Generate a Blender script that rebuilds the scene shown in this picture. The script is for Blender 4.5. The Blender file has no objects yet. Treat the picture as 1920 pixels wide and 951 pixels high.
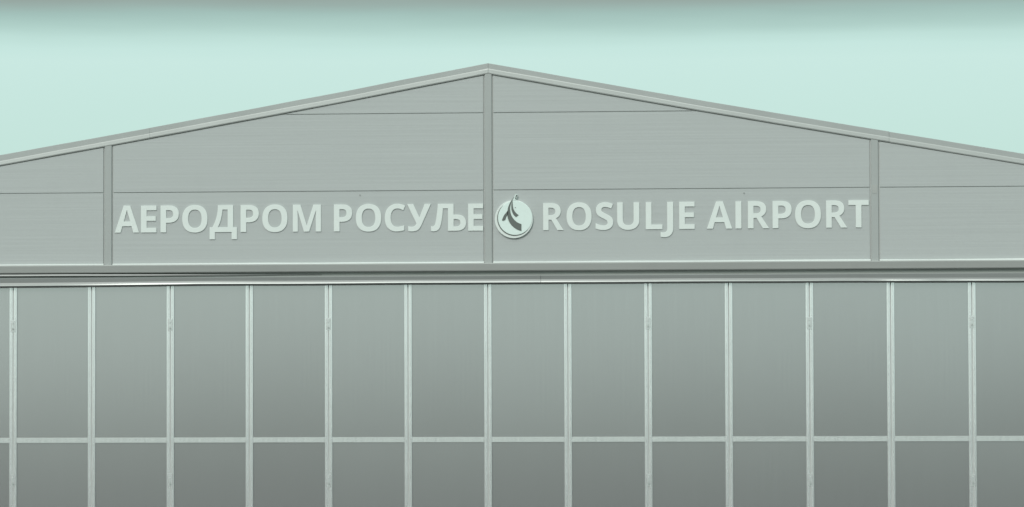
import bpy, bmesh, math, random
from mathutils import Vector, Matrix, noise

scene = bpy.context.scene
C = scene.collection
rnd = random.Random(7)

# ------------------------------------------------------------------ camera
PAN, TILT, ROLL = 0.077407, 0.036396, -0.003
cam_data = bpy.data.cameras.new('camera')
cam_data.sensor_fit = 'HORIZONTAL'
cam_data.sensor_width = 36.0
cam_data.lens = 6999.387 * 36.0 / 1920.0
cam_data.clip_start = 0.5
cam_data.clip_end = 20000
cam = bpy.data.objects.new('camera', cam_data)
C.objects.link(cam)
fw = Vector((-math.sin(PAN) * math.cos(TILT), math.cos(PAN) * math.cos(TILT), math.sin(TILT)))
rt = Vector((math.cos(PAN), math.sin(PAN), 0))
up = rt.cross(fw)
r2 = rt * math.cos(ROLL) + up * math.sin(ROLL)
u2 = -rt * math.sin(ROLL) + up * math.cos(ROLL)
m = Matrix((r2, u2, -fw)).transposed().to_4x4()
m.translation = Vector((4.49055, -53.35878, 2.75))
cam.matrix_world = m
scene.camera = cam

# ------------------------------------------------------------------ sky and sun
SUN_EL, SUN_AZ = math.radians(33), math.radians(196)     # azimuth clockwise from +Y (north): sun high, in front of the facade, a little to the left
SKY_STRENGTH = 0.10
world = bpy.data.worlds.new('World')
scene.world = world
world.use_nodes = True
nt = world.node_tree
nt.nodes.clear()
N, L = nt.nodes, nt.links
out = N.new('ShaderNodeOutputWorld')
bg = N.new('ShaderNodeBackground')
bg.inputs['Strength'].default_value = SKY_STRENGTH
sky = N.new('ShaderNodeTexSky')
sky.sky_type = 'NISHITA'
sky.sun_disc = False
sky.sun_elevation = SUN_EL
sky.sun_rotation = SUN_AZ
sky.air_density = 1.0
sky.dust_density = 2.0
tc = N.new('ShaderNodeTexCoord')
sep = N.new('ShaderNodeSeparateXYZ')
L.new(tc.outputs['Generated'], sep.inputs[0])
# wispy edge of the dark sky band, added to imitate an overlaid gradient
mp = N.new('ShaderNodeMapping')
mp.inputs['Scale'].default_value = (4, 4, 40)
L.new(tc.outputs['Generated'], mp.inputs[0])
nz = N.new('ShaderNodeTexNoise')
nz.inputs['Scale'].default_value = 2.0
nz.inputs['Detail'].default_value = 5.0
L.new(mp.outputs[0], nz.inputs['Vector'])
ma = N.new('ShaderNodeMath'); ma.operation = 'MULTIPLY_ADD'
ma.inputs[1].default_value = 0.006
L.new(nz.outputs['Fac'], ma.inputs[0])
ad = N.new('ShaderNodeMath'); ad.operation = 'SUBTRACT'
L.new(sep.outputs['Z'], ad.inputs[0]); ad.inputs[1].default_value = 0.0040
L.new(ad.outputs[0], ma.inputs[2])
mr = N.new('ShaderNodeMapRange')
mr.inputs['From Min'].default_value = 0.0
mr.inputs['From Max'].default_value = 0.25
L.new(ma.outputs[0], mr.inputs['Value'])
cr = N.new('ShaderNodeValToRGB')
cr.color_ramp.interpolation = 'LINEAR'
STOPS = [
    (0.000, (0.86, 1.10, 1.035)),
    (0.030, (0.80, 1.04, 0.97)),
    (0.056, (0.555, 0.785, 0.715)),
    (0.0870, (0.60, 0.83, 0.77)),
    (0.0910, (0.575, 0.81, 0.75)),
    (0.0938, (0.525, 0.75, 0.69)),
    (0.0965, (0.435, 0.635, 0.58)),
    (0.0995, (0.365, 0.535, 0.49)),
    (0.1020, (0.315, 0.41, 0.375)),
    (0.1045, (0.285, 0.335, 0.30)),
    (0.125, (0.28, 0.34, 0.31)),
    (0.155, (0.60, 0.78, 0.73)),
    (0.250, (0.72, 0.90, 0.85)),
]
els = cr.color_ramp.elements
CLOUD = 1.0
for i, (z, c) in enumerate(STOPS):
    p = z / 0.25
    e = els[i] if i < 2 else els.new(p)
    e.position = p
    e.color = (c[0] * CLOUD, c[1] * CLOUD, c[2] * CLOUD, 1)
L.new(mr.outputs[0], cr.inputs[0])
sc_ = N.new('ShaderNodeVectorMath'); sc_.operation = 'SCALE'
L.new(cr.outputs[0], sc_.inputs[0]); sc_.inputs['Scale'].default_value = 10.0
mix = N.new('ShaderNodeMix'); mix.data_type = 'RGBA'
mix.inputs['Factor'].default_value = 0.94                # thick, even overcast
L.new(sky.outputs[0], mix.inputs[6]); L.new(sc_.outputs[0], mix.inputs[7])
L.new(mix.outputs[2], bg.inputs['Color'])
L.new(bg.outputs[0], out.inputs[0])

sun_data = bpy.data.lights.new('sun', 'SUN')
sun_data.energy = 1.5
sun_data.angle = math.radians(22)
sun_data.color = (1.0, 0.985, 0.94)
sun = bpy.data.objects.new('sun', sun_data)
C.objects.link(sun)
sd = Vector((math.sin(SUN_AZ) * math.cos(SUN_EL), math.cos(SUN_AZ) * math.cos(SUN_EL), math.sin(SUN_EL)))
sun.rotation_euler = sd.to_track_quat('Z', 'Y').to_euler()
sun.location = (-8, -30, 30)

vs = scene.view_settings
vs.view_transform = 'Standard'
vs.look = 'None'
vs.exposure = 0.0
vs.gamma = 1.0
vs.use_curve_mapping = False
scene.render.filter_size = 2.0
scene.cycles.max_bounces = 6

# ------------------------------------------------------------------ materials
def mat(name, col, rough=0.5, metal=0.0, spec=0.5, var=0.03, scale=(1, 1, 1), bump=0.0, bump_scale=(1, 1, 1),
        bump_dist=0.01, stain=0.0, rough_var=0.0):
    mt = bpy.data.materials.new(name)
    mt.use_nodes = True
    t = mt.node_tree
    n, l = t.nodes, t.links
    b = n['Principled BSDF']
    b.inputs['Roughness'].default_value = rough
    b.inputs['Metallic'].default_value = metal
    b.inputs['Specular IOR Level'].default_value = spec
    co = n.new('ShaderNodeTexCoord')
    mpn = n.new('ShaderNodeMapping'); mpn.inputs['Scale'].default_value = scale
    l.new(co.outputs['Object'], mpn.inputs[0])
    no = n.new('ShaderNodeTexNoise'); no.inputs['Scale'].default_value = 1.0; no.inputs['Detail'].default_value = 6
    l.new(mpn.outputs[0], no.inputs['Vector'])
    rng = n.new('ShaderNodeMapRange')
    rng.inputs['From Min'].default_value = 0.3; rng.inputs['From Max'].default_value = 0.7
    rng.inputs['To Min'].default_value = 1 - var; rng.inputs['To Max'].default_value = 1 + var
    l.new(no.outputs['Fac'], rng.inputs['Value'])
    vm = n.new('ShaderNodeVectorMath'); vm.operation = 'SCALE'
    vm.inputs[0].default_value = col
    fac = rng.outputs[0]
    if stain:
        mp2 = n.new('ShaderNodeMapping'); mp2.inputs['Scale'].default_value = (2.3, 2.3, 1.1)
        l.new(co.outputs['Object'], mp2.inputs[0])
        n2 = n.new('ShaderNodeTexNoise'); n2.inputs['Scale'].default_value = 1.0; n2.inputs['Detail'].default_value = 8
        n2.inputs['Roughness'].default_value = 0.65
        l.new(mp2.outputs[0], n2.inputs['Vector'])
        r3 = n.new('ShaderNodeMapRange')
        r3.inputs['From Min'].default_value = 0.56; r3.inputs['From Max'].default_value = 0.78
        r3.inputs['To Min'].default_value = 1.0; r3.inputs['To Max'].default_value = 1 - stain
        l.new(n2.outputs['Fac'], r3.inputs['Value'])
        mu = n.new('ShaderNodeMath'); mu.operation = 'MULTIPLY'
        l.new(rng.outputs[0], mu.inputs[0]); l.new(r3.outputs[0], mu.inputs[1])
        fac = mu.outputs[0]
    l.new(fac, vm.inputs['Scale'])
    l.new(vm.outputs[0], b.inputs['Base Color'])
    if rough_var:
        r4 = n.new('ShaderNodeMapRange')
        r4.inputs['From Min'].default_value = 0.3; r4.inputs['From Max'].default_value = 0.7
        r4.inputs['To Min'].default_value = rough - rough_var; r4.inputs['To Max'].default_value = rough + rough_var
        l.new(no.outputs['Fac'], r4.inputs['Value']); l.new(r4.outputs[0], b.inputs['Roughness'])
    if bump:
        mp3 = n.new('ShaderNodeMapping'); mp3.inputs['Scale'].default_value = bump_scale
        l.new(co.outputs['Object'], mp3.inputs[0])
        n3 = n.new('ShaderNodeTexNoise'); n3.inputs['Scale'].default_value = 1.0; n3.inputs['Detail'].default_value = 3
        l.new(mp3.outputs[0], n3.inputs['Vector'])
        bp = n.new('ShaderNodeBump'); bp.inputs['Strength'].default_value = bump; bp.inputs['Distance'].default_value = bump_dist
        l.new(n3.outputs['Fac'], bp.inputs['Height']); l.new(bp.outputs[0], b.inputs['Normal'])
    return mt

M = {}
M['clad'] = mat('gable cladding sheet', (0.485, 0.502, 0.502), rough=0.42, spec=0.4, var=0.018, scale=(0.35, 1, 14), bump=0.35,
                bump_scale=(0.25, 1, 26), bump_dist=0.006, stain=0.03)
M['post'] = mat('grey trim sheet', (0.42, 0.435, 0.43), rough=0.42, spec=0.4, var=0.025, scale=(6, 6, 1.2), stain=0.05)
M['band'] = mat('header sheet', (0.43, 0.435, 0.425), rough=0.4, spec=0.4, var=0.04, scale=(0.5, 4, 8), stain=0.06)
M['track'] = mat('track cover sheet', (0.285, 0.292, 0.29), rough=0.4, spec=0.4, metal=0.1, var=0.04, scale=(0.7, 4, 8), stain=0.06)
M['drip'] = mat('pale drip flashing', (0.74, 0.76, 0.745), rough=0.45, var=0.06, scale=(0.7, 4, 4))
M['lip'] = mat('lip sheet with painted highlight', (0.50, 0.51, 0.50), rough=0.33, spec=0.6, metal=0.22, var=0.05, scale=(0.8, 4, 4))  # lip toned paler than the rest of the cover to carry its highlight
M['verge'] = mat('verge sheet', (0.44, 0.455, 0.45), rough=0.4, spec=0.5, metal=0.1, var=0.05, scale=(0.9, 3, 1.5), stain=0.05)
M['verge2'] = mat('verge lower sheet', (0.50, 0.515, 0.505), rough=0.4, spec=0.5, metal=0.1, var=0.05, scale=(0.9, 3, 1.5), stain=0.05)
M['roof'] = mat('roof sheet', (0.30, 0.31, 0.30), rough=0.5, var=0.05)
M['cavity'] = mat('lining sheet', (0.40, 0.42, 0.40), rough=0.8)
M['dark'] = mat('shaded cavity lining', (0.52, 0.53, 0.52), rough=0.8, var=0.05)
M['panel'] = mat('door infill sheet', (0.535, 0.515, 0.53), rough=0.145, metal=0.90, var=0.012, scale=(30, 1, 0.4), bump=0.05,
                 bump_scale=(90, 1, 0.6), bump_dist=0.002, stain=0.02)
M['frame'] = mat('aluminium door frame', (0.94, 0.925, 0.94), rough=0.145, metal=0.77, var=0.05, scale=(25, 25, 1.6), stain=0.06, bump=0.25, bump_scale=(30, 30, 2.2), bump_dist=0.002)
M['seal'] = mat('grey rubber seal', (0.50, 0.51, 0.50), rough=0.6, var=0.08, scale=(10, 10, 5))
M['hinge'] = mat('zinc hinge', (0.84, 0.83, 0.84), rough=0.2, metal=0.7, var=0.08, scale=(30, 30, 30))
M['bolt'] = mat('dull steel bolt', (0.33, 0.34, 0.33), rough=0.5, metal=0.3, var=0.05)
M['white'] = mat('white acrylic face', (0.79, 0.825, 0.805), rough=0.35, spec=0.4, var=0.015, scale=(3, 3, 3), stain=0.03)
M['white2'] = mat('white disc face', (0.79, 0.885, 0.855), rough=0.3, spec=0.4, var=0.015, scale=(3, 3, 3))
M['green'] = mat('dark grey green vinyl', (0.13, 0.145, 0.135), rough=0.45, var=0.05)
M['asphalt'] = mat('apron asphalt', (0.05, 0.05, 0.049), rough=0.85, var=0.15, scale=(3, 3, 3), bump=0.4, bump_scale=(60, 60, 60), bump_dist=0.01)
M['grass'] = mat('dry grass ground', (0.060, 0.062, 0.045), rough=0.95, var=0.25, scale=(0.05, 0.05, 0.05), bump=0.5, bump_scale=(3, 3, 3), bump_dist=0.1)
M['paint'] = mat('white apron paint', (0.70, 0.70, 0.66), rough=0.7, var=0.1, scale=(4, 4, 4))

# ------------------------------------------------------------------ mesh helpers
def obj(name, bm, material, parent=None, bevel=0.0, smooth=False):
    bmesh.ops.remove_doubles(bm, verts=bm.verts, dist=1e-5)
    bmesh.ops.recalc_face_normals(bm, faces=bm.faces)
    if bevel:
        es = [e for e in bm.edges if len(e.link_faces) == 2 and e.calc_face_angle(0) > 0.6]
        bmesh.ops.bevel(bm, geom=es, offset=bevel, segments=2, affect='EDGES', clamp_overlap=True)
    me = bpy.data.meshes.new(name)
    bm.to_mesh(me); bm.free()
    mats = material if isinstance(material, (list, tuple)) else [material]
    for x in mats: me.materials.append(x)
    if smooth:
        for p in me.polygons: p.use_smooth = True
    o = bpy.data.objects.new(name, me)
    C.objects.link(o)
    if parent: o.parent = parent
    return o

def box(bm, x0, x1, y0, y1, z0, z1, mi=0):
    vs_ = [bm.verts.new((x, y, z)) for x in (x0, x1) for y in (y0, y1) for z in (z0, z1)]
    for q in ((0, 1, 3, 2), (4, 6, 7, 5), (0, 4, 5, 1), (2, 3, 7, 6), (0, 2, 6, 4), (1, 5, 7, 3)):
        f = bm.faces.new([vs_[i] for i in q]); f.material_index = mi

def prism(bm, pts, y0, y1):
    """pts: (x, z) outline, extruded from y0 to y1"""
    a = [bm.verts.new((x, y0, z)) for x, z in pts]
    b = [bm.verts.new((x, y1, z)) for x, z in pts]
    bm.faces.new(a); bm.faces.new(b[::-1])
    n = len(pts)
    for i in range(n):
        bm.faces.new((a[i], b[i], b[(i + 1) % n], a[(i + 1) % n]))

def sweep(bm, sections, mi=None):
    """sections: list of closed loops of 3D points"""
    rows = [[bm.verts.new(p) for p in s] for s in sections]
    n = len(rows[0])
    for a, b in zip(rows, rows[1:]):
        for i in range(n):
            f = bm.faces.new((a[i], b[i], b[(i + 1) % n], a[(i + 1) % n]))
            if mi: f.material_index = mi[i]
    bm.faces.new(rows[0]); bm.faces.new(rows[-1][::-1])

def disc(bm, x, z, r, y0, y1, n=16):
    prism(bm, [(x + r * math.cos(2 * math.pi * i / n), z + r * math.sin(2 * math.pi * i / n)) for i in range(n)], y0, y1)

def empty(name, loc, label=None, cat=None, parent=None):
    o = bpy.data.objects.new(name, None)
    C.objects.link(o)
    o.location = loc
    if label: o['label'] = label
    if cat: o['category'] = cat
    if parent: o.parent = parent
    return o

def nse(x, s=1.0, seed=0.0):
    return noise.noise(Vector((x * s, seed, 0.37)))

# ------------------------------------------------------------------ ground
bm = bmesh.new()
S = 6000
g = [bm.verts.new(p) for p in ((-S, -S, -0.008), (S, -S, -0.008), (S, S, -0.008), (-S, S, -0.008))]
bm.faces.new(g)
o = obj('ground', bm, M['grass']); o['kind'] = 'structure'
bm = bmesh.new()
g = [bm.verts.new(p) for p in ((-40, -48, 0), (40, -48, 0), (40, 4, 0), (-40, 4, 0))]
bm.faces.new(g)
o = obj('apron', bm, M['asphalt']); o['kind'] = 'structure'

# ------------------------------------------------------------------ hangar
XC = 0.0155                     # ridge line
APEX, SLOPE = 7.440, 0.17832    # top of the verge trim
D = 5.5228                      # post spacing
HALF = 2 * D + 0.10
DEPTH = 26.0
def roof_z(x):                  # slight sag of the sheet between trusses
    d = abs(x - XC)
    return APEX - SLOPE * d - 0.018 * math.sin(min(d / 7.0, 1.0) * math.pi)
FASCIA = 0.152                  # depth of the verge trim
Z_HD = 4.562                    # foot of the gable wall
SEAM1, SEAM2 = 5.6124, 6.7257

hangar = empty('hangar', (XC, 0, 0), 'grey sheet-metal hangar with low gable roof and tall panelled folding doors', 'hangar')
def hobj(name, bm, material, **k):
    o = obj(name, bm, material, **k)
    o.parent = hangar
    o.matrix_parent_inverse = Matrix.Translation((-XC, 0, 0))
    return o

# backing structure behind the cladding (seen only in the grooves)
bm = bmesh.new()
zs = lambda x: roof_z(x) - 0.06
prism(bm, [(XC - HALF, Z_HD + 0.001), (XC + HALF, Z_HD + 0.001), (XC + HALF, zs(XC + HALF)), (XC, zs(XC)), (XC - HALF, zs(XC - HALF))], 0.016, 0.16)
hobj('backing_wall', bm, M['dark'])

# gable cladding, one part per bay; rows of sheets with open joints
def clip_row(x0, x1, z0, z1):
    """sheet between x0..x1, z0..z1 under the roof line"""
    lim = lambda x: roof_z(x) - FASCIA - 0.016
    n = 24
    xs = [x0 + (x1 - x0) * i / n for i in range(n + 1)]
    top = [(x, min(z1, lim(x))) for x in xs]
    keep = [(x, z) for x, z in top if z > z0 + 1e-4]
    if len(keep) < 2: return None
    # exact crossing points
    e_ = 1e-6
    if keep[0][0] > x0 + e_ or keep[-1][0] < x1 - e_:
        for side in (0, 1):
            a = keep[0] if side == 0 else keep[-1]
            if (side == 0 and a[0] > x0 + e_) or (side == 1 and a[0] < x1 - e_):
                dx = -(x1 - x0) / n if side == 0 else (x1 - x0) / n
                lo, hi = a[0], a[0] + dx
                for _ in range(30):
                    mid = (lo + hi) / 2
                    if lim(mid) > z0 + 0.002: lo = mid
                    else: hi = mid
                if side == 0: keep.insert(0, (lo, z0 + 0.003))
                else: keep.append((lo, z0 + 0.003))
    return [(keep[0][0], z0)] + keep + [(keep[-1][0], z0)]

G = 0.020      # open groove beside a post
PW = 0.053     # half width of a post cap
posts = [XC - 2 * D, XC - D, XC, XC + D, XC + 2 * D]
for i in range(4):
    x0 = posts[i] + PW + G; x1 = posts[i + 1] - PW - G
    bm = bmesh.new()
    rows = ((Z_HD + 0.004, SEAM1 - 0.006), (SEAM1 + 0.006, SEAM2 - 0.006), (SEAM2 + 0.006, 9.0))
    for z0, z1 in rows:
        pts = clip_row(x0, x1, z0, z1)
        if pts:
            clean = [pts[0]]
            for p in pts[1:]:
                if (Vector(p) - Vector(clean[-1])).length > 2e-3: clean.append(p)
            prism(bm, clean, 0.0, 0.014)
    hobj('gable_panel', bm, M['clad'])

# vertical posts
for i, x in enumerate(posts):
    bm = bmesh.new()
    zt = roof_z(x) - FASCIA + 0.01
    zb = Z_HD - 0.002
    # cap profile: flat face with turned-back edges
    prof = [(-PW, 0.034), (-PW, -0.004), (-PW + 0.008, -0.012), (PW - 0.008, -0.012), (PW, -0.004), (PW, 0.034)]
    sweep(bm, [[(x + a, b, z) for a, b in prof] for z in (zb, zt)])
    hobj('post', bm, M['post'])
bm = bmesh.new(); box(bm, XC + D - 0.035, XC + D + 0.035, -0.016, -0.0125, 5.525, 5.64)
hobj('post_plate', bm, M['band'])

# small fixings on the cladding
for x, z in ((-1.841, 5.553), (3.679, 5.545)):
    bm = bmesh.new(); disc(bm, x, z, 0.010, -0.008, 0.001, 10)
    hobj('screw', bm, M['bolt'])

# verge trim: an upper folded sheet and a brighter lower return, in lengths with a joint
def verge(xa, xb, dz=0.0, dy=0.0):
    n = 24
    U, Wd = [], []
    for i in range(n + 1):
        x = xa + (xb - xa) * i / n
        z = roof_z(x) + dz + 0.004 * nse(x, 1.3, 3.1)
        k = nse(x, 0.5, 9.0)
        zm = z - 0.078 - 0.010 * k
        zb = z - FASCIA + 0.003 * nse(x, 2.0, 5.5)
        U.append([(x, -0.016 + dy, z - 0.004), (x, -0.015 + dy, zm), (x, 0.20, zm), (x, 0.20, z + 0.002), (x, -0.008 + dy, z)])
        Wd.append([(x, -0.0155 + dy, zm - 0.001), (x, (-0.0172 if x < XC else -0.0182) + dy, zm - 0.014), (x, -0.020 + dy, zb + 0.014), (x, -0.014 + dy, zb), (x, 0.015, zb), (x, 0.015, zm - 0.001)])
    a = bmesh.new(); sweep(a, U)
    b = bmesh.new(); sweep(b, Wd)
    v = hobj('verge_trim', a, M['verge'])
    w = obj('verge_return', b, M['verge2']); w.parent = v
verge(XC, -4.9); verge(-4.902, XC - HALF, -0.001, 0.001)
verge(XC + 0.003, 5.745); verge(5.748, XC + HALF, -0.004, 0.002)

# roof sheets
for s in (-1, 1):
    bm = bmesh.new()
    for k in range(1):
        x0, x1 = XC + s * 0.002, XC + s * (HALF + 0.15)
        z0, z1 = roof_z(XC) - 0.012, roof_z(XC + s * (HALF + 0.15)) - 0.012
        a = [(x0, z0), (x1, z1), (x1, z1 - 0.08), (x0, z0 - 0.08)]
        prism(bm, a, 0.202, DEPTH)
    hobj('roof', bm, M['roof'])
for s in (-1, 1):
    bm = bmesh.new()
    xa = XC + s * (HALF - 0.0); xb = XC + s * (HALF - 0.12)
    box(bm, min(xa, xb), max(xa, xb), 0.17, DEPTH - 0.3, 0.0, roof_z(XC + HALF) - 0.11)
    hobj('side_wall', bm, M['clad'])
bm = bmesh.new()
prism(bm, [(XC - HALF + .13, 0), (XC + HALF - .13, 0), (XC + HALF - .13, roof_z(XC + HALF) - .12), (XC, roof_z(XC) - .12), (XC - HALF + .13, roof_z(XC + HALF) - .12)], DEPTH - 0.3, DEPTH - 0.15)
hobj('rear_wall', bm, M['clad'])

# header: bright drip lip, folded band, dark slot, track cover
XL, XR = XC - HALF, XC + HALF
def xsteps(a, b, st=0.12):
    n = max(2, int(abs(b - a) / st)); return [a + (b - a) * i / n for i in range(n + 1)]
for i in range(4):
    x0 = posts[i] + PW + 0.012; x1 = posts[i + 1] - PW - 0.012
    bm = bmesh.new()
    S_ = []
    for x in xsteps(x0, x1):
        h = 0.020 + 0.006 * nse(x, 0.9, 2.0)
        S_.append([(x, -0.001, Z_HD + 0.004 + h), (x, -0.026, Z_HD + 0.007), (x, -0.026, Z_HD + 0.003), (x, -0.001, Z_HD + 0.003)])
    sweep(bm, S_)
    hobj('drip_flashing', bm, M['drip'])

SLOT_T, SLOT_B, TR_B = 4.449, 4.381, 4.262
bm = bmesh.new()
S_ = []
for x in xsteps(XL, XR):
    t = 0.003 * nse(x, 0.8, 11.0)
    S_.append([(x, -0.050, Z_HD + 0.001), (x, -0.056, Z_HD - 0.010), (x, -0.034 + t, SLOT_T + 0.012), (x, -0.024, SLOT_T), (x, 0.044, SLOT_T), (x, 0.044, Z_HD + 0.001)])
sweep(bm, S_)
hobj('header_beam', bm, M['band'])

# thin flashing hanging in the slot, left part only
bm = bmesh.new()
S_ = []
for x in xsteps(XL, -2.4):
    u = min(1.0, max(0.0, (x + 6.0) / 3.6))
    zc = 4.423 - 0.010 * u + 0.002 * nse(x, 1.5, 4.0)
    h = 0.011 * (1 - 0.6 * u)
    yy = -0.030 + 0.071 * u ** 0.8
    S_.append([(x, yy, zc + h), (x, yy - 0.006, zc - h), (x, 0.044, zc - h), (x, 0.044, zc + h)])
sweep(bm, S_)
hobj('slot_flashing', bm, M['track'])

def gl(x):
    """how far the bottom lip of the track cover is bent out: dented lengths"""
    v = 0.0
    if x <= 0.77: v = max(v, min(1.0, max(0.0, (x + 6.2) / 2.0)))
    else: v = max(v, 0.42 * max(0.0, 1 - (x - 0.77) / 4.2))
    for c, w, a in ((5.95, 0.30, 0.8), (7.05, 0.45, 0.7)):
        v = max(v, a * math.exp(-((x - c) / w) ** 2))
    return v
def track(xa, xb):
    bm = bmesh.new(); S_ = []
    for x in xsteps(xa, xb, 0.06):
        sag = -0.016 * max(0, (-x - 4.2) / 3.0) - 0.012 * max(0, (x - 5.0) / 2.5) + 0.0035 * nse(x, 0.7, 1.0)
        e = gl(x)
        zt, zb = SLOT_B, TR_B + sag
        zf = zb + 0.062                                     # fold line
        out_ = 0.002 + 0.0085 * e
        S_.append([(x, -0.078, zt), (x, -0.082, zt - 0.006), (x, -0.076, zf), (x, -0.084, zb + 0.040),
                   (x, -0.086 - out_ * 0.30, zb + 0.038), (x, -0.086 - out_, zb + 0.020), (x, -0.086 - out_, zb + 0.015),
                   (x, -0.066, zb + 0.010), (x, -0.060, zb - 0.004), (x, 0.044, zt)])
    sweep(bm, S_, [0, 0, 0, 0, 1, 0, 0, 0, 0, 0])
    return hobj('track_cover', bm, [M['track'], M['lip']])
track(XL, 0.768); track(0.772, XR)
bm = bmesh.new(); box(bm, XL, XR, 0.046, 0.12, TR_B + 0.01, SLOT_T + 0.01)
# (kept inside the header void)
hobj('track_rail', bm, M['cavity'])

# door leaves
W = 1.15
Z0D, Z1D = 0.03, 4.30
RAILS = (0.075, 2.034)
SW = 0.0495
def build_leaf():
    leaf = bpy.data.objects.new('door_leaf', None)
    C.objects.link(leaf)
    half = W / 2
    for s in (-1, 1):
        bm = bmesh.new()
        e0 = s * (half - 0.0055); e1 = s * (half - 0.0055 - SW)
        a, b = min(e0, e1), max(e0, e1)
        w_ = b - a
        prof = [(a, 0.06), (a, 0.006), (a + 0.003, 0.001), (a + w_ * 0.40, -0.001), (a + w_ * 0.47, 0.004), (a + w_ * 0.53, 0.004),
                (a + w_ * 0.60, -0.001), (b - 0.003, 0.001), (b, 0.006), (b, 0.06)]
        sweep(bm, [[(x, y, z) for x, y in prof] for z in (Z0D, Z1D)])
        o = obj('stile', bm, M['frame']); o.parent = leaf
    xi = half - 0.0055 - SW - 0.0005
    for z in RAILS:
        bm = bmesh.new(); box(bm, -xi, xi, 0.003, 0.055, z - 0.0365, z + 0.0365)
        o = obj('rail', bm, M['frame'], bevel=0.003); o.parent = leaf
    segs = ((RAILS[0] + 0.037, RAILS[1] - 0.037), (RAILS[1] + 0.037, Z1D))
    for z0, z1 in segs:
        bm = bmesh.new()
        # rolled sheet: shallow cushion so that it catches the light unevenly
        nx, nz = 12, 16
        V = {}
        for i in range(nx + 1):
            for j in range(nz + 1):
                u, v = i / nx, j / nz
                y = 0.030 - 0.0014 * math.sin(math.pi * u) * (0.8 + 0.2 * math.sin(math.pi * v))
                V[i, j] = bm.verts.new((-xi + 2 * xi * u, y, z0 + (z1 - z0) * v))
        for i in range(nx):
            for j in range(nz):
                bm.faces.new((V[i, j], V[i + 1, j], V[i + 1, j + 1], V[i, j + 1]))
        ext = bmesh.ops.extrude_face_region(bm, geom=bm.faces[:])
        bmesh.ops.translate(bm, verts=[v for v in ext['geom'] if isinstance(v, bmesh.types.BMVert)], vec=(0, 0.014, 0))
        o = obj('infill_panel', bm, M['panel']); o.parent = leaf
        for p in o.data.polygons: p.use_smooth = True
        o.data.set_sharp_from_angle(angle=0.5)
    return leaf
def copy_leaf(src):
    c = src.copy(); C.objects.link(c)
    for ch in list(src.children):
        d = ch.copy(); C.objects.link(d); d.parent = c
        if d.name.startswith('infill_panel'):          # no two panels hang in quite the same plane
            a, b = rnd.uniform(-0.0022, 0.0022), rnd.uniform(-0.004, 0.004)
            zc = 1.0 if d.name.startswith('infill_panel') and ch.data.vertices[0].co.z < 1 else 3.2
            d.matrix_basis = Matrix.Translation((0, 0, zc)) @ Matrix.Rotation(a, 4, 'X') @ Matrix.Rotation(b, 4, 'Z') @ Matrix.Translation((0, 0, -zc))
    return c
proto = build_leaf()
leaves = []
for k in range(-9, 9):
    lf = proto if k == -9 else copy_leaf(proto)
    lf.parent = hangar
    lf.location = (W * (k + 0.5) - XC, 0, 0)
    leaves.append((k, lf))

def hinge(bm, zc):
    # knuckle barrel with two leaves, on the joint at local x = +W/2
    x = W / 2
    box(bm, x - 0.030, x + 0.030, -0.0035, 0.0005, zc - 0.095, zc + 0.075)
    prism(bm, [(x - 0.008, zc - 0.075), (x + 0.008, zc - 0.075), (x + 0.008, zc + 0.06), (x - 0.008, zc + 0.06)], -0.012, -0.003)
for k, lf in leaves:
    # seal strip closes each joint
    bm = bmesh.new(); box(bm, W / 2 - 0.0052, W / 2 + 0.0052, 0.005, 0.05, Z0D, Z1D)
    if k < 8:
        o = obj('seal', bm, M['seal']); o.parent = lf
    else: bm.free()
    if (k + 1) in (-8, -6, -4, -2, 2, 4, 6, 8):
        for zc in (3.70, 1.46):
            bm = bmesh.new(); hinge(bm, zc + rnd.uniform(-.01, .01))
            o = obj('hinge', bm, M['hinge']); o.parent = lf
            bm = bmesh.new(); disc(bm, W / 2 + 0.001, zc - 0.055, 0.012, -0.022, -0.011, 10)
            b = obj('hinge_pin', bm, M['bolt']); b.parent = lf
            bm = bmesh.new(); disc(bm, W / 2 + 0.001, zc + 0.035, 0.008, -0.019, -0.011, 10)
            b = obj('hinge_pin', bm, M['seal']); b.parent = lf
# wall strips beside the doorway
for s in (-1, 1):
    a, b = XC + s * (HALF), (9 * W) * s + s * 0.002
    bm = bmesh.new(); box(bm, min(a, b), max(a, b), 0.0, 0.16, 0.0, 4.24)
    hobj('door_jamb', bm, M['clad'], bevel=0.004)

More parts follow.
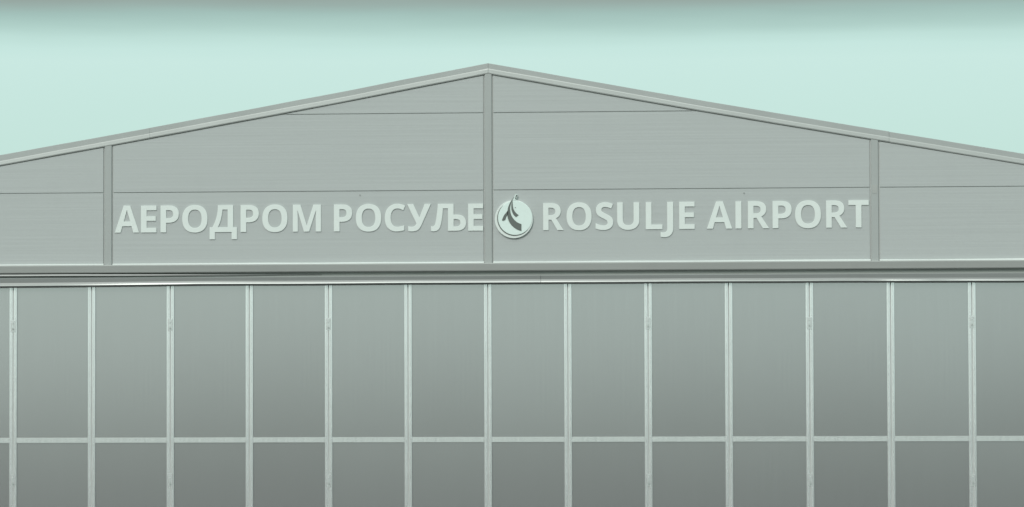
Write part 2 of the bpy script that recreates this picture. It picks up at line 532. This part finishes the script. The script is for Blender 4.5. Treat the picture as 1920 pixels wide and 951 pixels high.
# ------------------------------------------------------------------ lettering
GLY = {
 'E': "M1026 0H184V1462H1026V1208H494V887H989V633H494V256H1026Z",
 'R': "M494 813h100q147 0 217 49t70 154q0 104 -71.5 148t-221.5 44h-94ZM494 561V0H184V1462H610Q908 1462 1051 1353.5T1194 1024Q1194 895 1123 794.5T922 637Q1252 144 1352 0H1008L659 561Z",
 'P': "M494 774h102q143 0 214 56.5t71 164.5q0 109 -59.5 161t-186.5 52H494ZM1194 1006q0 -236 -147.5 -361t-419.5 -125H494V0H184V1462H651Q917 1462 1055.5 1347.5T1194 1006Z",
 'O': "M1511 733q0 -363 -180 -558t-516 -195t-516 195t-180 560t180.5 556.5t517.5 191.5t515.5 -193t178.5 -557ZM444 733q0 -245 93 -369t278 -124q371 0 371 493q0 494 -369 494q-185 0 -279 -124.5t-94 -369.5Z",
 'S': "M1047 406q0 -198 -142.5 -312t-396.5 -114q-234 0 -414 88v288q148 -66 250.5 -93t187.5 -27q102 0 156.5 39t54.5 116q0 43 -24 76.5t-70.5 64.5t-189.5 99q-134 63 -201 121t-107 135t-40 180q0 194 131.5 305t363.5 111q114 0 217.5 -27t216.5 -76l-100 -241q-117 48 -193.5 67t-150.5 19q-88 0 -135 -41t-47 -107q0 -41 19 -71.5t60.5 -59t196.5 -102.5q205 -98 281 -196.5t76 -241.5Z",
 'A': "M1096 0L990 348H457L351 0H17L533 1468H912L1430 0ZM916 608Q769 1081 750.5 1143T724 1241Q691 1113 535 608Z",
 'U': "M1370 1462V516Q1370 354 1297.5 232T1088 45T764 -20Q482 -20 326 124.5T170 520V1462H479V567Q479 398 547 319T772 240Q924 240 992.5 319.5T1061 569V1462Z",
 'L': "M184 0V1462H494V256H1087V0Z",
 'J': "M2 -430q-105 0 -183 22v258q80 -20 146 -20q102 0 146 63.5t44 198.5V1462H465V94Q465 -162 348 -296T2 -430Z",
 'I': "M184 0V1462H494V0Z",
 'T': "M733 0H423V1204H26V1462H1130V1204H733Z",
 'M': "M803 0L451 1147H442Q461 797 461 680V0H184V1462H606L952 344H958L1325 1462H1747V0H1458V692Q1458 741 1459.5 805T1473 1145H1464L1087 0Z",
 'C': "M805 1225q-175 0 -271 -131.5t-96 -366.5q0 -489 367 -489q154 0 373 77V55Q998 -20 776 -20q-319 0 -488 193.5t-169 555.5q0 228 83 399.5t238.5 263t364.5 91.5q213 0 428 -103l-100 -252q-82 39 -165 68t-163 29Z",
 'U_': "M0 1462H325L655 745L940 1462H1275L800 395Q700 160 590 70Q470 -20 270 -20Q150 -20 50 10V270Q140 238 230 238Q380 238 450 330L500 410Z",
 'DE': "M1476 270V-390H1190V0H285V-390H0V270H150Q290 520 370 820T446 1462H1275V270ZM975 270V1222H690Q672 960 610 700T440 270Z",
 'LJ': "M374 1462H1224V880H1370Q1893 880 1893 440Q1893 0 1340 0H920V1215H650Q600 510 500 230Q400 -20 160 -20Q70 -20 0 8V262Q50 245 100 245Q200 245 250 500Q330 900 374 1462ZM1224 635H1330Q1590 635 1590 440Q1590 240 1320 240H1224Z",
}
import re
def parse(d, n=7):
    tok = re.findall(r'[A-Za-z]|-?\d+\.?\d*', d)
    i = 0; cur = (0, 0); last = None; loops = []; pts = []
    cmd = None
    def num():
        nonlocal i
        v = float(tok[i]); i += 1; return v
    while i < len(tok):
        if tok[i].isalpha(): cmd = tok[i]; i += 1
        c = cmd.upper(); rel = cmd.islower()
        ox, oy = cur if rel else (0, 0)
        if c == 'Z':
            loops.append(pts); pts = []; last = None; continue
        if c == 'M': cur = (ox + num(), oy + num()); pts = [cur]; last = None
        elif c == 'L': cur = (ox + num(), oy + num()); pts.append(cur); last = None
        elif c == 'H': cur = (ox + num(), cur[1]); pts.append(cur); last = None
        elif c == 'V': cur = (cur[0], oy + num()); pts.append(cur); last = None
        elif c in 'QT':
            if c == 'Q': q = (ox + num(), oy + num())
            else: q = (2 * cur[0] - last[0], 2 * cur[1] - last[1]) if last else cur
            e = (ox + num(), oy + num())
            for k in range(1, n + 1):
                t = k / n
                pts.append(((1 - t) ** 2 * cur[0] + 2 * t * (1 - t) * q[0] + t * t * e[0], (1 - t) ** 2 * cur[1] + 2 * t * (1 - t) * q[1] + t * t * e[1]))
            cur = e; last = q
    return loops

def flat_letter(loops, y0, y1):
    """solid with holes: outline filled with a constrained triangulation, then given its thickness"""
    bm = bmesh.new()
    edges = []
    for lp in loops:
        cl = []
        for p in lp:
            if not cl or (abs(p[0] - cl[-1][0]) + abs(p[1] - cl[-1][1])) > 1e-4: cl.append(p)
        if abs(cl[0][0] - cl[-1][0]) + abs(cl[0][1] - cl[-1][1]) < 1e-4: cl.pop()
        vv = [bm.verts.new((x, y0, z)) for x, z in cl]
        for a, b in zip(vv, vv[1:] + vv[:1]): edges.append(bm.edges.new((a, b)))
    bmesh.ops.triangle_fill(bm, use_beauty=True, use_dissolve=True, edges=edges)
    ext = bmesh.ops.extrude_face_region(bm, geom=bm.faces[:])
    bmesh.ops.translate(bm, verts=[v for v in ext['geom'] if isinstance(v, bmesh.types.BMVert)], vec=(0, y1 - y0, 0))
    return bm

def word(root, items, zb0, zb1, x0, x1, spoken, cap=0.389):
    for (gname, a, b), say in zip(items, spoken):
        loops = parse(GLY[gname])
        xs = [p[0] for lp in loops for p in lp]
        lo, hi = min(xs), max(xs)
        zb = zb0 + (zb1 - zb0) * ((a + b) / 2 - x0) / (x1 - x0)
        k = cap / 1462
        lp2 = [[(a + (p[0] - lo) / (hi - lo) * (b - a) - root.location.x, zb + p[1] * k - root.location.z) for p in lp] for lp in loops]
        bm = flat_letter(lp2, -0.014, -0.002)
        o = obj('letter', bm, M['white']); o.parent = root
        o['label'] = 'white letter ' + say

cyr = [('A',-5.409,-5.055),('E',-5.027,-4.801),('P',-4.741,-4.474),('O',-4.424,-4.056),('DE',-4.025,-3.627),('P',-3.574,-3.309),('O',-3.258,-2.892),('M',-2.814,-2.406),('P',-2.218,-1.954),('O',-1.900,-1.533),('C',-1.481,-1.186),('U_',-1.157,-0.816),('LJ',-0.814,-0.308),('E',-0.277,-0.062)]
lat = [('R',0.802,1.094),('O',1.139,1.498),('S',1.555,1.807),('U',1.864,2.182),('L',2.274,2.512),('J',2.486,2.667),('E',2.752,2.972),('A',3.147,3.508),('I',3.555,3.640),('R',3.733,4.035),('P',4.084,4.355),('O',4.404,4.772),('R',4.846,5.145),('T',5.163,5.451)]
s1 = empty('lettering_sign', (-2.73, 0, 5.03), 'white raised Cyrillic lettering АЕРОДРОМ РОСУЉЕ on the left half of the gable', 'sign')
word(s1, cyr, 5.033, 5.029, -5.2, -0.2, 'АЕРОДРОМРОСУЉЕ')
s2 = empty('lettering_sign', (3.13, 0, 5.03), 'white raised Latin lettering ROSULJE AIRPORT on the right half of the gable', 'sign')
word(s2, lat, 5.030, 5.041, 0.9, 5.3, 'ROSULJEAIRPORT')

# ------------------------------------------------------------------ round emblem
EX, EZ = 0.3825, 5.190
em = empty('round_emblem', (EX, 0, EZ), 'round white emblem with a dark leaf-like figure, between the two words', 'sign')
PX = 1.0 / 1130.0                       # metres per tracing unit
def tr(p): return ((p[0] - 465) * PX, -(p[1] - 530) * PX)
bm = bmesh.new()
R_ = 0.274
n = 72
def ring(r, y, cx=0, cz=0): return [(cx + r * math.cos(2 * math.pi * i / n), y, cz + r * math.sin(2 * math.pi * i / n)) for i in range(n)]
sweep(bm, [ring(R_ - 0.006, -0.002), ring(R_, -0.006), ring(R_, -0.031), ring(R_ - 0.004, -0.034)])
o = obj('disc', bm, M['white']); o.parent = em
# raised inner disc, set a little up and right
bm = bmesh.new()
sweep(bm, [ring(0.2455, -0.0345, 0.0185, 0.0185), ring(0.2455, -0.040, 0.0185, 0.0185), ring(0.2425, -0.042, 0.0185, 0.0185)])
o = obj('inner_disc', bm, M['white2']); o.parent = em
# dark crescent line hugging the lower left of the inner disc
bm = bmesh.new()
oa, ia = [], []
for i in range(61):
    a = math.radians(133 + (318 - 133) * i / 60)
    t = math.sin(math.pi * i / 60) ** 0.5
    oa.append((0.0185 + (0.247 + 0.013 * t) * math.cos(a), 0.0185 + (0.247 + 0.013 * t) * math.sin(a)))
    ia.append((0.0185 + 0.2465 * math.cos(a), 0.0185 + 0.2465 * math.sin(a)))
for i in range(60):
    q = [oa[i], oa[i + 1], ia[i + 1], ia[i]]
    prism(bm, q, -0.0385, -0.0345) if i in (0, 59) else None
    if 0 < i < 59:
        vv = [bm.verts.new((x, y, z)) for y in (-0.0385, -0.0345) for x, z in q]
        bm.faces.new(vv[:4]); bm.faces.new(vv[4:][::-1])
        bm.faces.new((vv[0], vv[4], vv[5], vv[1])); bm.faces.new((vv[2], vv[6], vv[7], vv[3]))
o = obj('crescent_line', bm, M['green']); o.parent = em

def smooth_poly(pts, hard=()):
    """Catmull-Rom through pts; indices in hard stay corners"""
    outp = []
    n_ = len(pts)
    for i in range(n_):
        p1, p2 = pts[i], pts[(i + 1) % n_]
        p0 = pts[i - 1] if i not in hard else p1
        p3 = pts[(i + 2) % n_] if (i + 1) % n_ not in hard else p2
        for k in range(5):
            t = k / 5
            outp.append(tuple(0.5 * ((2 * p1[j]) + (-p0[j] + p2[j]) * t + (2 * p0[j] - 5 * p1[j] + 4 * p2[j] - p3[j]) * t * t
                                     + (-p0[j] + 3 * p1[j] - 3 * p2[j] + p3[j]) * t ** 3) for j in (0, 1)))
    return outp
strokes = [
    # main stem sweeping from the tip down to the lower right
    ([(478, 160), (446, 200), (410, 255), (378, 325), (362, 410), (366, 500), (395, 580), (450, 650), (520, 698), (588, 724), (588, 612), (520, 580), (465, 530), (425, 465), (407, 395), (408, 325), (425, 265), (450, 205)], (0, 9, 10)),
    # right leaf
    ([(444, 225), (428, 290), (426, 360), (442, 420), (468, 465), (500, 498), (545, 465), (508, 435), (476, 395), (455, 345), (448, 285)], (0, 5, 6)),
    # left leaf
    ([(372, 385), (340, 425), (305, 470), (272, 545), (292, 556), (326, 540), (345, 490), (372, 452)], (0, 3, 5, 7)),
    # small hooked tip
    ([(505, 135), (496, 160), (494, 180), (484, 203), (494, 205), (506, 186), (508, 165), (528, 148), (520, 134)], (0, 3, 4, 7, 8)),
]
for pts, hard in strokes:
    lp = [tr(p) for p in smooth_poly(pts, hard)]
    bm = flat_letter([lp], -0.048, -0.0425)
    o = obj('leaf_stroke', bm, M['green']); o.parent = em
bm = bmesh.new(); q = tr((490, 342)); disc(bm, q[0], q[1], 0.008, -0.047, -0.0425, 10)
o = obj('screw', bm, M['bolt']); o.parent = em
# backing sliver behind the tip above the disc
lp = [tr(p) for p in smooth_poly([(500, 125), (470, 165), (450, 215), (500, 222), (512, 190), (530, 145), (522, 128)], (0, 3, 6))]
bm = flat_letter([lp], -0.0415, -0.036)
o = obj('tip_backing', bm, M['white2']); o.parent = em
